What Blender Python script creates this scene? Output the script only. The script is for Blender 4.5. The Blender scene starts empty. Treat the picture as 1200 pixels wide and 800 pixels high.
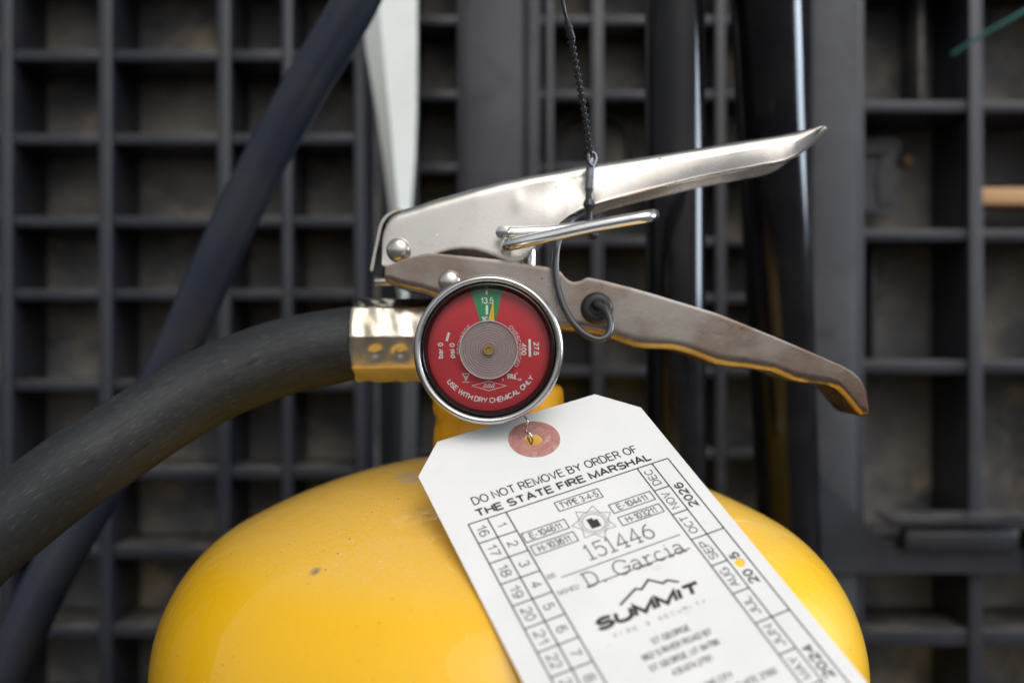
import bpy, bmesh, math, random
from mathutils import Vector, Matrix
random.seed(7)
S = bpy.context.scene
COL = S.collection
rad = math.radians

# ------------------------------------------------------------------ camera, world, lights, exposure
H = 0.52            # camera height above the floor
DA = 0.2957         # distance from the camera to the cylinder's axis
F = 1160.0          # focal length in photograph pixels (1200 wide)

cam_d = bpy.data.cameras.new('camera')
cam = bpy.data.objects.new('camera', cam_d)
COL.objects.link(cam)
S.camera = cam
cam.location = (0, -DA, H)
cam.rotation_euler = (rad(90), 0, 0)
cam_d.sensor_width = 36.0
cam_d.lens = F / 1200.0 * 36.0
cam_d.clip_start = 0.01
cam_d.clip_end = 50
cam_d.dof.use_dof = True
cam_d.dof.focus_distance = 0.2535
cam_d.dof.aperture_fstop = 6.8
cam_d.dof.aperture_blades = 9

W = bpy.data.worlds.new('World')
S.world = W
W.use_nodes = True
bg = W.node_tree.nodes['Background']
SUN_EL, SUN_AZ = 50.0, 22.0        # in front of the scene, to the right (open shade: the sun itself is veiled)
sky = W.node_tree.nodes.new('ShaderNodeTexSky')
sky.sky_type = 'NISHITA'
sky.sun_disc = False
sky.sun_elevation = rad(SUN_EL)
sky.sun_rotation = rad(180 - SUN_AZ)
sky.dust_density = 4.0
hs = W.node_tree.nodes.new('ShaderNodeHueSaturation')   # white balance for shade
hs.inputs['Saturation'].default_value = 0.22
W.node_tree.links.new(sky.outputs['Color'], hs.inputs['Color'])
W.node_tree.links.new(hs.outputs['Color'], bg.inputs['Color'])
bg.inputs['Strength'].default_value = 0.13

S.view_settings.view_transform = 'Standard'
S.view_settings.look = 'None'
S.view_settings.exposure = 0.10
S.view_settings.gamma = 1.0


def area(name, loc, target, sx, sy, power, color):
    l = bpy.data.lights.new(name, 'AREA')
    l.shape = 'RECTANGLE'
    l.size, l.size_y = sx, sy
    l.energy = power
    l.color = color
    o = bpy.data.objects.new(name, l)
    COL.objects.link(o)
    o.location = loc
    d = Vector(target) - Vector(loc)
    o.rotation_euler = d.to_track_quat('-Z', 'Y').to_euler()
    return o


TGT = (0, 0, H)
sl = bpy.data.lights.new('sun', 'SUN')
sl.energy = 0.65
sl.angle = rad(60)
sl.color = (1.0, 0.97, 0.92)
so = bpy.data.objects.new('sun', sl)
COL.objects.link(so)
sd_ = Vector((math.sin(rad(SUN_AZ)) * math.cos(rad(SUN_EL)), -math.cos(rad(SUN_AZ)) * math.cos(rad(SUN_EL)), math.sin(rad(SUN_EL))))
so.rotation_euler = sd_.to_track_quat('Z', 'Y').to_euler()
# the bright gap at the right that shows as a streak on the pipes
area('side_gap_light', (1.25, 0.12, H + 0.24), TGT, 0.60, 0.42, 15.0, (0.74, 0.86, 1.0))
S.cycles.max_bounces = 8
S.cycles.caustics_reflective = False
S.cycles.caustics_refractive = False
S.cycles.sample_clamp_indirect = 4.0


# ------------------------------------------------------------------ helpers
def P(px, py, d):
    """a point that the photograph shows at pixel (px, py), at d millimetres from the camera"""
    return Vector(((px - 600) * d / F / 1000, d / 1000 - DA, H + (400 - py) * d / F / 1000))


def wloc(o):
    v = Vector((0, 0, 0))
    while o is not None:
        v += o.location
        o = o.parent
    return v


def finish(name, me, mat, parent=None, smooth=True, angle=38):
    for m in (mat if isinstance(mat, (list, tuple)) else [mat]):
        me.materials.append(m)
    if smooth:
        me.polygons.foreach_set('use_smooth', [True] * len(me.polygons))
        me.set_sharp_from_angle(angle=rad(angle))
    o = bpy.data.objects.new(name, me)
    COL.objects.link(o)
    if parent is not None:
        o.parent = parent
    return o


def mesh(name, verts, faces, mat, parent=None, smooth=True, angle=38, recalc=True):
    """vertices are world points; the mesh is stored relative to its parent (or its own base)"""
    if parent is not None:
        off = wloc(parent)
    else:
        n = len(verts)
        off = Vector((sum(v[0] for v in verts) / n, sum(v[1] for v in verts) / n, min(v[2] for v in verts)))
    me = bpy.data.meshes.new(name)
    me.from_pydata([Vector(v) - off for v in verts], [], faces)
    if recalc:
        b = bmesh.new()
        b.from_mesh(me)
        bmesh.ops.recalc_face_normals(b, faces=b.faces)
        b.to_mesh(me)
        b.free()
    me.update()
    o = finish(name, me, mat, parent, smooth, angle)
    if parent is None:
        o.location = off
    return o


def thing(name, label, cat, loc, group=None):
    o = bpy.data.objects.new(name, None)
    o.empty_display_size = 0.02
    COL.objects.link(o)
    o.location = loc
    tag_it(o, label, cat, group)
    return o


def tag_it(o, label, cat, group=None):
    o['label'] = label
    o['category'] = cat
    if group:
        o['group'] = group


class G:
    """collects vertices and faces"""
    def __init__(s):
        s.v, s.f = [], []

    def add(s, v, f):
        n = len(s.v)
        s.v += [Vector(p) for p in v]
        s.f += [tuple(i + n for i in q) for q in f]
        return s

    def build(s, name, mat, parent=None, **k):
        return mesh(name, s.v, s.f, mat, parent, **k)


def box(x0, x1, y0, y1, z0, z1, bev=0.0):
    b = bmesh.new()
    bmesh.ops.create_cube(b, size=1)
    for v in b.verts:
        v.co = Vector((x0 + (v.co.x + .5) * (x1 - x0), y0 + (v.co.y + .5) * (y1 - y0), z0 + (v.co.z + .5) * (z1 - z0)))
    if bev:
        bmesh.ops.bevel(b, geom=b.edges[:], offset=bev, segments=2, profile=.5, affect='EDGES')
    b.verts.index_update()
    r = ([v.co.copy() for v in b.verts], [[v.index for v in f.verts] for f in b.faces])
    b.free()
    return r


def frame(axis):
    a = Vector(axis).normalized()
    u = a.cross(Vector((0, 0, 1)))
    if u.length < 1e-4:
        u = Vector((1, 0, 0))
    u.normalize()
    return a, u, a.cross(u).normalized()


def lathe(o, axis, prof, seg=96, fn=None, closed=False):
    """prof: (radius, height along axis) pairs"""
    a, u, w = frame(axis)
    o = Vector(o)
    V, Fc, rings = [], [], []
    for r, h in prof:
        if r < 1e-9:
            V.append(o + a * h)
            rings.append([len(V) - 1])
        else:
            st = len(V)
            for i in range(seg):
                t = 2 * math.pi * i / seg
                rr = fn(r, h, t) if fn else r
                V.append(o + a * h + (u * math.cos(t) + w * math.sin(t)) * rr)
            rings.append(list(range(st, st + seg)))
    pairs = list(zip(rings[:-1], rings[1:]))
    if closed:
        pairs.append((rings[-1], rings[0]))
    for A, B in pairs:
        for i in range(seg):
            j = (i + 1) % seg
            if len(A) == 1 and len(B) == 1:
                continue
            if len(A) == 1:
                Fc.append((A[0], B[i], B[j]))
            elif len(B) == 1:
                Fc.append((A[i], A[j], B[0]))
            else:
                Fc.append((A[i], A[j], B[j], B[i]))
    return V, Fc


def arcpts(cr, ch, r, a0, a1, n=8):
    """profile arc: centre (cr, ch), angles in degrees from +r towards +h"""
    return [(cr + r * math.cos(rad(a0 + (a1 - a0) * i / n)), ch + r * math.sin(rad(a0 + (a1 - a0) * i / n))) for i in range(n + 1)]


def spline(pts, n=10):
    """Catmull-Rom through tuples of any length"""
    pts = [tuple(p) for p in pts]
    q = [tuple(2 * a - b for a, b in zip(pts[0], pts[1]))] + pts + [tuple(2 * a - b for a, b in zip(pts[-1], pts[-2]))]
    out = []
    for i in range(1, len(q) - 2):
        for k in range(n):
            t = k / n
            out.append(tuple(.5 * (2 * b + (c - a) * t + (2 * a - 5 * b + 4 * c - d) * t * t + (3 * b - a - 3 * c + d) * t ** 3)
                             for a, b, c, d in zip(q[i - 1], q[i], q[i + 1], q[i + 2])))
    out.append(pts[-1])
    return out


def tube(pts, r, seg=16, caps=True, flat=1.0):
    """pts: Vectors; r: one radius or one per point"""
    n = len(pts)
    rr = r if isinstance(r, (list, tuple)) else [r] * n
    V, Fc = [], []
    u = None
    for i, p in enumerate(pts):
        t = (pts[min(i + 1, n - 1)] - pts[max(i - 1, 0)]).normalized()
        if u is None:
            u = t.cross(Vector((0.13, 1, 0.07))).normalized()
        else:
            u = (u - t * u.dot(t)).normalized()
        w = t.cross(u)
        for k in range(seg):
            a = 2 * math.pi * k / seg
            V.append(p + (u * math.cos(a) + w * math.sin(a) * flat) * rr[i])
    for i in range(n - 1):
        for k in range(seg):
            j = (k + 1) % seg
            Fc.append((i * seg + k, i * seg + j, (i + 1) * seg + j, (i + 1) * seg + k))
    if caps:
        for base, p, s in ((0, pts[0], -1), ((n - 1) * seg, pts[-1], 1)):
            t = (pts[1] - pts[0]) if s < 0 else (pts[-1] - pts[-2])
            V.append(p + t.normalized() * s * rr[0 if s < 0 else -1] * .35)
            c = len(V) - 1
            for k in range(seg):
                Fc.append((base + k, base + (k + 1) % seg, c))
    return V, Fc


def interp(tab, x):
    """tab: rows (x, a, b, ...)"""
    if x <= tab[0][0]:
        return list(tab[0][1:])
    for A, B in zip(tab[:-1], tab[1:]):
        if x <= B[0]:
            t = (x - A[0]) / (B[0] - A[0])
            return [a + (b - a) * t for a, b in zip(A[1:], B[1:])]
    return list(tab[-1][1:])


# ------------------------------------------------------------------ materials
def mat(name, color, rough=.5, metal=0.0, coat=0.0, spec=None, var=None, bump=None, rvar=None, speck=None, dust=None, coat_rough=.05, uv=False):
    """var: (colour 2, scale, low, high) blotches; bump: (scale, strength); rvar: (scale, low, high) roughness;
    speck: (colour, scale, threshold) fine grains; dust: (colour, amount, scale) settled on surfaces that face up"""
    m = bpy.data.materials.new(name)
    m.use_nodes = True
    nt = m.node_tree
    N, L = nt.nodes, nt.links
    b = N['Principled BSDF']
    b.inputs['Roughness'].default_value = rough
    b.inputs['Metallic'].default_value = metal
    b.inputs['Coat Weight'].default_value = coat
    b.inputs['Coat Roughness'].default_value = coat_rough
    if spec is not None:
        b.inputs['Specular IOR Level'].default_value = spec
    tc = N.new('ShaderNodeTexCoord')
    src = None

    UVN = 'UV' if uv else 'Object'

    def noise(scale, detail=5, rough_=.6, stretch=None):
        n = N.new('ShaderNodeTexNoise')
        n.inputs['Scale'].default_value = scale
        n.inputs['Detail'].default_value = detail
        n.inputs['Roughness'].default_value = rough_
        if stretch:
            mp = N.new('ShaderNodeMapping')
            mp.inputs['Scale'].default_value = stretch
            L.new(tc.outputs[UVN], mp.inputs['Vector'])
            L.new(mp.outputs['Vector'], n.inputs['Vector'])
        else:
            L.new(tc.outputs[UVN], n.inputs['Vector'])
        return n.outputs['Fac']

    def ramp(inp, lo, hi):
        r = N.new('ShaderNodeMapRange')
        r.interpolation_type = 'SMOOTHSTEP'
        r.inputs['From Min'].default_value = lo
        r.inputs['From Max'].default_value = hi
        L.new(inp, r.inputs['Value'])
        return r.outputs['Result']

    def mix(fac, a, c2):
        x = N.new('ShaderNodeMix')
        x.data_type = 'RGBA'
        L.new(fac, x.inputs[0])
        if isinstance(a, tuple):
            x.inputs[6].default_value = (*a, 1)
        else:
            L.new(a, x.inputs[6])
        x.inputs[7].default_value = (*c2, 1)
        return x.outputs[2]

    def mul(a, k):
        x = N.new('ShaderNodeMath')
        x.operation = 'MULTIPLY'
        L.new(a, x.inputs[0])
        if isinstance(k, float):
            x.inputs[1].default_value = k
        else:
            L.new(k, x.inputs[1])
        return x.outputs[0]

    cur = tuple(color)
    for v in (var if isinstance(var, list) else [var] if var else []):
        st = v[4] if len(v) > 4 else None
        cur = mix(ramp(noise(v[1], stretch=st), v[2], v[3]), cur, v[0])
    if dust:
        g = N.new('ShaderNodeNewGeometry')
        sx = N.new('ShaderNodeSeparateXYZ')
        L.new(g.outputs['Normal'], sx.inputs[0])
        up = ramp(sx.outputs['Z'], dust[3] if len(dust) > 3 else .1, dust[4] if len(dust) > 4 else 1.0)
        f = mul(mul(up, ramp(noise(dust[2], 7, .65), .25, .75)), float(dust[1]))
        cur = mix(f, cur, dust[0])
        rr = N.new('ShaderNodeMapRange')
        rr.inputs['To Min'].default_value = rough
        rr.inputs['To Max'].default_value = min(1, rough + .5)
        L.new(f, rr.inputs['Value'])
        L.new(rr.outputs['Result'], b.inputs['Roughness'])
    for s in (speck if isinstance(speck, list) else [speck] if speck else []):
        cur = mix(ramp(noise(s[1], 2, .5), s[2], s[2] + .03), cur, s[0])
    if isinstance(cur, tuple):
        b.inputs['Base Color'].default_value = (*cur, 1)
    else:
        L.new(cur, b.inputs['Base Color'])
    if rvar:
        r = N.new('ShaderNodeMapRange')
        L.new(noise(rvar[0], 6, .65, rvar[3] if len(rvar) > 3 else None), r.inputs['Value'])
        r.inputs['From Min'].default_value = .3
        r.inputs['From Max'].default_value = .7
        r.inputs['To Min'].default_value = rvar[1]
        r.inputs['To Max'].default_value = rvar[2]
        L.new(r.outputs['Result'], b.inputs['Roughness'])
    if bump:
        bp = N.new('ShaderNodeBump')
        bp.inputs['Strength'].default_value = bump[1]
        bp.inputs['Distance'].default_value = 0.0004
        L.new(noise(bump[0], 5, .6, bump[2] if len(bump) > 2 else None), bp.inputs['Height'])
        L.new(bp.outputs['Normal'], b.inputs['Normal'])
    return m


M = {}
M['yellow'] = mat('yellow_paint', (.91, .50, .0015), .46, spec=.3, coat=.75, coat_rough=.02,
                  var=[((.87, .47, .003), 14, .45, .75), ((.84, .50, .06), 1800, .58, .8)],
                  dust=((.76, .58, .32), .52, 1300, .68, 1.0),
                  speck=[((.30, .18, .03), 1000, .725), ((.20, .12, .03), 330, .76), ((.93, .80, .50), 1300, .75)], bump=(900, .02))
M['yellow_rough'] = mat('yellow_cast_paint', (.78, .40, .006), .42, coat=.3,
                        var=[((.62, .31, .01), 160, .5, .75), ((.40, .20, .02), 420, .66, .8)], bump=(260, .35))
M['steel'] = mat('pressed_steel', (.55, .52, .48), .24, 1.0,
                 var=[((.49, .455, .42), 60, .42, .72), ((.42, .36, .30), 260, .62, .8)],
                 rvar=(110, .19, .31), bump=(1200, .05), speck=[((.10, .08, .06), 430, .735), ((.80, .78, .75), 600, .75)])
M['steel_dull'] = mat('worn_steel', (.40, .365, .335), .26, 1.0,
                      var=[((.24, .17, .13), 21, .36, .58), ((.20, .145, .11), 60, .60, .82), ((.46, .43, .40), 240, .62, .78, (.25, 1, 1.6))],
                      rvar=(190, .20, .36, (.3, 1, 1.4)), bump=(1100, .05), speck=[((.12, .10, .08), 480, .74)])
M['chrome'] = mat('bright_metal', (.72, .72, .71), .16, 1.0, rvar=(90, .1, .26), bump=(700, .05))
M['bezel'] = mat('bezel_metal', (.52, .51, .50), .26, 1.0, rvar=(140, .20, .38), bump=(700, .06),
                 var=[((.42, .39, .36), 120, .5, .75)])
M['crimp'] = mat('crimped_steel', (.66, .59, .48), .19, 1.0, rvar=(150, .14, .28), bump=(420, .12),
                 var=[((.55, .46, .34), 130, .5, .72)])
M['brass'] = mat('brass', (.55, .38, .14), .3, 1.0)


def stain(m, spots):
    """marks of their own on the paint: (world point, radius, colour, strength)"""
    nt = m.node_tree
    N, L = nt.nodes, nt.links
    b_ = N['Principled BSDF']
    ge = N.new('ShaderNodeNewGeometry')
    nz = N.new('ShaderNodeTexNoise')
    nz.inputs['Scale'].default_value = 420
    L.new(ge.outputs['Position'], nz.inputs['Vector'])
    for p, r_, c, k_ in spots:
        src = b_.inputs['Base Color'].links[0].from_socket
        ds = N.new('ShaderNodeVectorMath')
        ds.operation = 'DISTANCE'
        L.new(ge.outputs['Position'], ds.inputs[0])
        ds.inputs[1].default_value = p
        mr = N.new('ShaderNodeMapRange')
        mr.interpolation_type = 'SMOOTHSTEP'
        mr.inputs['From Min'].default_value = r_
        mr.inputs['From Max'].default_value = r_ * .3
        mr.inputs['To Max'].default_value = k_ * 1.8
        L.new(ds.outputs['Value'], mr.inputs['Value'])
        mu = N.new('ShaderNodeMath')
        mu.operation = 'MULTIPLY'
        mu.use_clamp = True
        L.new(mr.outputs['Result'], mu.inputs[0])
        L.new(nz.outputs['Fac'], mu.inputs[1])
        mx = N.new('ShaderNodeMix')
        mx.data_type = 'RGBA'
        L.new(mu.outputs[0], mx.inputs[0])
        L.new(src, mx.inputs[6])
        mx.inputs[7].default_value = (*c, 1)
        L.new(mx.outputs[2], b_.inputs['Base Color'])


stain(M['yellow'], [(P(370, 670, 231), .0021, (.22, .17, .12), .8), (P(233, 683, 245), .0007, (.2, .15, .05), .7), (P(486, 566, 270), .0055, (.55, .46, .34), .7), (P(474, 556, 275), .004, (.5, .42, .32), .6),
                    (P(300, 735, 222), .0006, (.3, .2, .05), .8), (P(385, 620, 252), .0008, (.35, .25, .08), .7), (P(905, 628, 262), .0009, (.3, .22, .08), .7)])
M['rubber'] = mat('hose_rubber', (.013, .015, .017), .52, spec=.32, uv=True,
                  var=[((.021, .023, .025), 4, .42, .66, (1, .3, 1)), ((.095, .095, .093), 120, .57, .74, (1, .07, 1)), ((.007, .007, .008), 18, .56, .72, (1, .15, 1))],
                  speck=[((.36, .34, .31), 260, .775)], bump=(90, .35, (1, .12, 1)), rvar=(30, .46, .64, (1, .3, 1)))
M['rubber_far'] = mat('back_hose_rubber', (.010, .015, .030), .42, spec=.42, var=((.017, .021, .030), 40, .4, .7))
M['loop'] = mat('seal_loop', (.045, .047, .05), .24, .15, spec=.5)
M['seal_wire'] = mat('dark_wire', (.16, .165, .17), .26, .75, var=((.08, .08, .085), 300, .45, .7))
M['black'] = mat('black_plastic', (.012, .012, .013), .38, var=((.03, .03, .03), 240, .5, .75), bump=(500, .12))
M['black_gloss'] = mat('black_gloss', (.006, .006, .007), .14)
M['strap'] = mat('seal_plastic', (.022, .023, .026), .26, var=((.05, .05, .055), 400, .5, .75))
M['dial_red'] = mat('dial_red', (.62, .010, .024), .5, var=((.55, .009, .02), 120, .4, .7), speck=((.5, .2, .2), 900, .74))
M['dial_green'] = mat('dial_green', (.012, .30, .105), .42)
M['needle'] = mat('needle_yellow', (.90, .62, .02), .4)
M['print_white'] = mat('print_white', (.90, .88, .86), .5)
M['paper'] = mat('tag_paper', (.745, .740, .725), .62, var=[((.70, .70, .685), 40, .4, .7), ((.62, .61, .58), 170, .64, .8)], bump=(1400, .06),
                 speck=((.55, .54, .52), 620, .77))
M['ring'] = mat('reinforcement_ring', (.44, .205, .175), .75, var=[((.36, .16, .135), 700, .4, .65), ((.55, .30, .26), 420, .5, .7)], bump=(1200, .2))
M['ink'] = mat('black_ink', (.022, .020, .020), .6)
M['ink_thin'] = mat('thin_ink', (.018, .017, .017), .7, spec=.2)
M['stamp'] = mat('stamp_ink', (.13, .125, .125), .7, var=((.30, .30, .30), 900, .5, .75))
M['logo'] = mat('logo_ink', (.030, .020, .014), .6)
M['pallet'] = mat('pallet_plastic', (.015, .0175, .026), .38, spec=.5,
                  var=[((.025, .027, .036), 30, .4, .7), ((.046, .040, .033), 55, .58, .8)],
                  dust=((.17, .15, .125), .7, 60, .2, .9), bump=(160, .25))
M['pallet_back'] = mat('dusty_pallet_plastic', (.088, .090, .096), .65, spec=.3,
                       var=[((.22, .20, .17), 20, .40, .64), ((.38, .30, .21), 32, .52, .76), ((.04, .04, .043), 70, .58, .75)],
                       dust=((.3, .27, .22), .85, 60, .2, .9), bump=(120, .3))
M['pallet_grey'] = mat('grey_pallet_plastic', (.036, .038, .047), .5, spec=.35,
                       var=[((.050, .052, .060), 26, .4, .7), ((.024, .026, .030), 60, .5, .75)], bump=(160, .2))
M['pipe'] = mat('pipe_gloss', (.005, .005, .007), .09, spec=.26, var=((.009, .009, .011), 50, .4, .7), rvar=(60, .08, .2))
M['white'] = mat('white_plastic', (.70, .73, .70), .5, var=((.62, .65, .60), 30, .4, .7))
M['shank'] = mat('grey_bottom', (.030, .032, .034), .6, var=((.02, .022, .024), 30, .4, .7))
M['wood'] = mat('wood', (.55, .33, .17), .7, var=((.42, .23, .11), 60, .4, .7, (.2, 1, 3)))
M['teal'] = mat('teal_cord', (.03, .15, .14), .6)
M['floor'] = mat('concrete', (.11, .105, .10), .85, var=[((.08, .078, .075), 6, .4, .7)], bump=(90, .3))
M['wall'] = mat('dark_wall', (.045, .047, .052), .8, var=((.03, .03, .034), 8, .4, .7))


def clear_mat(name, tint, white, rough):
    """clear plastic: mostly see-through with a reflecting surface and a little milkiness"""
    m = bpy.data.materials.new(name)
    m.use_nodes = True
    nt = m.node_tree
    N, L = nt.nodes, nt.links
    for n in list(N):
        N.remove(n)
    out = N.new('ShaderNodeOutputMaterial')
    tr = N.new('ShaderNodeBsdfTransparent')
    tr.inputs['Color'].default_value = (*tint, 1)
    gl = N.new('ShaderNodeBsdfGlossy')
    gl.inputs['Roughness'].default_value = rough
    fr = N.new('ShaderNodeFresnel')
    fr.inputs['IOR'].default_value = 1.27
    m1 = N.new('ShaderNodeMixShader')
    df = N.new('ShaderNodeBsdfDiffuse')
    df.inputs['Color'].default_value = (.72, .69, .69, 1)
    m2 = N.new('ShaderNodeMixShader')
    m2.inputs[0].default_value = white
    L.new(tr.outputs[0], m2.inputs[1])
    L.new(df.outputs[0], m2.inputs[2])
    L.new(fr.outputs[0], m1.inputs[0])
    L.new(m2.outputs[0], m1.inputs[1])
    L.new(gl.outputs[0], m1.inputs[2])
    L.new(m1.outputs[0], out.inputs[0])
    return m


M['clear'] = clear_mat('gauge_window', (.97, .97, .97), .015, .06)
M['clear_ring'] = clear_mat('clear_hub', (.92, .90, .90), .54, .10)

# ------------------------------------------------------------------ text
def el(cx_, cy_, rx, ry, a0, a1, n_=14):
    return [(cx_ + rx * math.cos(rad(a0 + (a1 - a0) * i / n_)), cy_ + ry * math.sin(rad(a0 + (a1 - a0) * i / n_))) for i in range(n_ + 1)]


# plain sans-serif letters as centre lines of pen strokes: (width, strokes), cap height 1
SANS = {
    'A': (.68, [[(0, 0), (.34, 1), (.68, 0)], [(.12, .34), (.56, .34)]]),
    'B': (.58, [[(.28, .53), (0, .53), (0, 1), (.29, 1)] + el(.29, .765, .25, .235, 90, -90, 10) + [(.29, .53)] + el(.29, .265, .29, .265, 90, -90, 10) + [(0, 0), (0, .53)]]),
    'C': (.68, [el(.36, .5, .36, .5, 42, 318, 20)]),
    'D': (.64, [[(.26, 1)] + el(.26, .5, .38, .5, 90, -90, 14) + [(0, 0), (0, 1), (.26, 1)]]),
    'E': (.54, [[(.54, 1), (0, 1), (0, 0), (.56, 0)], [(0, .53), (.50, .53)]]),
    'F': (.52, [[(.52, 1), (0, 1), (0, 0)], [(0, .51), (.45, .51)]]),
    'G': (.74, [el(.37, .5, .37, .5, 45, 330, 20) + [(.73, .12), (.73, .46), (.40, .46)]]),
    'H': (.60, [[(0, 0), (0, 1)], [(.60, 0), (.60, 1)], [(0, .53), (.60, .53)]]),
    'I': (.04, [[(.02, 0), (.02, 1)]]),
    'J': (.42, [[(.42, 1), (.42, .26)] + el(.21, .26, .21, .26, 0, -180, 10)]),
    'K': (.60, [[(0, 0), (0, 1)], [(.56, 1), (0, .36)], [(.20, .58), (.60, 0)]]),
    'L': (.48, [[(0, 1), (0, 0), (.48, 0)]]),
    'M': (.74, [[(0, 0), (0, 1), (.37, .06), (.74, 1), (.74, 0)]]),
    'N': (.60, [[(0, 0), (0, 1), (.60, 0), (.60, 1)]]),
    'O': (.74, [el(.37, .5, .37, .5, 90, 450, 26)]),
    'P': (.56, [[(0, 0), (0, 1), (.30, 1)] + el(.30, .74, .26, .26, 90, -90, 10) + [(0, .48)]]),
    'R': (.60, [[(0, 0), (0, 1), (.32, 1)] + el(.32, .745, .25, .255, 90, -90, 10) + [(0, .49)], [(.34, .49), (.58, 0)]]),
    'S': (.58, [el(.29, .745, .265, .255, 22, 262, 14) + el(.29, .265, .29, .265, 78, -165, 14)]),
    'T': (.62, [[(0, 1), (.62, 1)], [(.31, 1), (.31, 0)]]),
    'U': (.60, [[(0, 1), (0, .32)] + el(.30, .31, .30, .31, 180, 360, 12) + [(.60, 1)]]),
    'V': (.66, [[(0, 1), (.33, 0), (.66, 1)]]),
    'W': (.94, [[(0, 1), (.24, 0), (.47, .96), (.70, 0), (.94, 1)]]),
    'Y': (.66, [[(0, 1), (.33, .44), (.66, 1)], [(.33, .44), (.33, 0)]]),
    '&': (.66, [[(.64, 0), (.16, .70)] + el(.30, .80, .16, .20, 200, -20, 10) + [(.36, .60), (.10, .42)] + el(.22, .22, .22, .22, 130, 300, 10) + [(.60, .42)]]),
    '0': (.50, [el(.25, .5, .25, .5, 90, 450, 22)]),
    '1': (.30, [[(.02, .74), (.16, .82), (.27, 1), (.27, 0)]]),
    '2': (.52, [el(.26, .73, .25, .27, 168, -38, 12) + [(.02, .03), (0, 0), (.52, 0)]]),
    '3': (.52, [el(.25, .755, .23, .245, 155, -90, 12), el(.25, .26, .26, .26, 90, -160, 12)]),
    '4': (.54, [[(.40, 0), (.40, 1), (0, .28), (.54, .28)]]),
    '5': (.52, [[(.47, 1), (.10, 1), (.05, .52)] + el(.26, .32, .26, .32, 128, -160, 14)]),
    '6': (.52, [el(.27, .62, .25, .38, 35, 150, 9) + [(.01, .36)] + el(.26, .31, .25, .31, 180, 540, 20)]),
    '7': (.50, [[(0, 1), (.50, 1), (.30, .5), (.18, 0)]]),
    '8': (.52, [el(.26, .755, .225, .245, -90, 270, 18), el(.26, .26, .26, .26, 90, 450, 18)]),
    '9': (.52, [el(.25, .38, .25, .38, 215, 330, 9) + [(.51, .64)] + el(.26, .69, .25, .31, 0, 360, 20)]),
    '-': (.32, [[(.02, .38), (.30, .38)]]),
    '.': (.08, [[(.04, -.04), (.04, .08)]]),
    ',': (.08, [[(.05, .07), (.02, -.16)]]),
    'a': (.48, [el(.23, .50, .19, .22, 150, 0, 8) + [(.42, .1), (.46, 0)], el(.21, .19, .21, .19, 30, 390, 14)]),
    'b': (.48, [[(0, 1), (0, 0)], el(.24, .35, .24, .35, 180, 540, 18)]),
    'c': (.44, [el(.24, .35, .24, .35, 45, 315, 12)]),
    'i': (.04, [[(.02, 0), (.02, .7)], [(.02, .88), (.02, 1)]]),
    'p': (.48, [[(0, .7), (0, -.28)], el(.24, .35, .24, .35, 180, 540, 18)]),
    'r': (.28, [[(0, 0), (0, .7)], [(0, .45), (.12, .64), (.28, .68)]]),
    's': (.42, [el(.21, .53, .19, .17, 25, 262, 9) + el(.21, .18, .21, .18, 78, -165, 9)]),
    'u': (.44, [[(0, .7), (0, .22)] + el(.22, .22, .22, .22, 180, 360, 8) + [(.44, .7), (.44, 0)]]),
    ' ': (.16, []),
}
GAP = .20


def ribbon(g, pts, w, place, k=0):
    """one pen stroke: a mitred band of width w through 2-D points; k lifts it a few micrometres over strokes it crosses"""
    q = []
    for p in pts:
        p = Vector(p)
        if not q or (p - q[-1]).length > 1e-6:
            q.append(p)
    n = len(q)
    if n < 2:
        return
    loop = (q[0] - q[-1]).length < 1e-4
    if loop:
        q.pop()
        n -= 1
    V_ = []
    for i in range(n):
        a = q[i - 1] if (i > 0 or loop) else None
        c = q[(i + 1) % n] if (i < n - 1 or loop) else None
        d1 = (q[i] - a).normalized() if a is not None else (c - q[i]).normalized()
        d2 = (c - q[i]).normalized() if c is not None else d1
        n1, n2 = Vector((-d1.y, d1.x)), Vector((-d2.y, d2.x))
        m_ = n1 + n2
        if m_.length < .3:
            m_ = n1
        m_.normalize()
        sc = min(1 / max(m_.dot(n1), .35), 2.2) * w / 2
        V_ += [place(*(q[i] + m_ * sc), k), place(*(q[i] - m_ * sc), k)]
    Fc = [(2 * i, 2 * i + 1, (2 * i + 3) % (2 * n), (2 * i + 2) % (2 * n)) for i in range(n if loop else n - 1)]
    g.add(V_, Fc)


def text_run(txt, gap=GAP):
    x, out = 0.0, []
    for c in txt:
        w_, st = SANS[c]
        out.append((x, w_, st))
        x += w_ + gap
    return out, x - gap


def put_text(g, txt, x0, y0, width, cap, place, ang=0.0, weight=.11, center=False, shear=0.0, gap=GAP):
    """lettering: start (x0, y0), run width and cap height in the surface's own units, turned by ang degrees; weight is the stroke width per cap height"""
    run, tot = text_run(txt, gap)
    lw_ = weight * cap
    kx = (abs(width) - lw_) / max(tot, .001) * (1 if width > 0 else -1)
    ky = cap - lw_
    ca, sa = math.cos(rad(ang)), math.sin(rad(ang))
    j = 0
    for x, w_, st in run:
        for stroke in st:
            pts = []
            for p in stroke:
                b_ = lw_ / 2 + p[1] * ky
                a = (x + p[0]) * kx + math.copysign(lw_ / 2, kx) + shear * b_
                if center:
                    a -= width / 2
                    b_ -= cap / 2
                pts.append((x0 + a * ca - b_ * sa, y0 + a * sa + b_ * ca))
            ribbon(g, pts, lw_, place, j % 3)
            j += 1


def put_line(g, pts, w, place, closed=False):
    """a printed line of width w through 2-D points"""
    pts = list(pts)
    if closed:
        pts.append(pts[0])
    ribbon(g, pts, w, place, 3)


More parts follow.
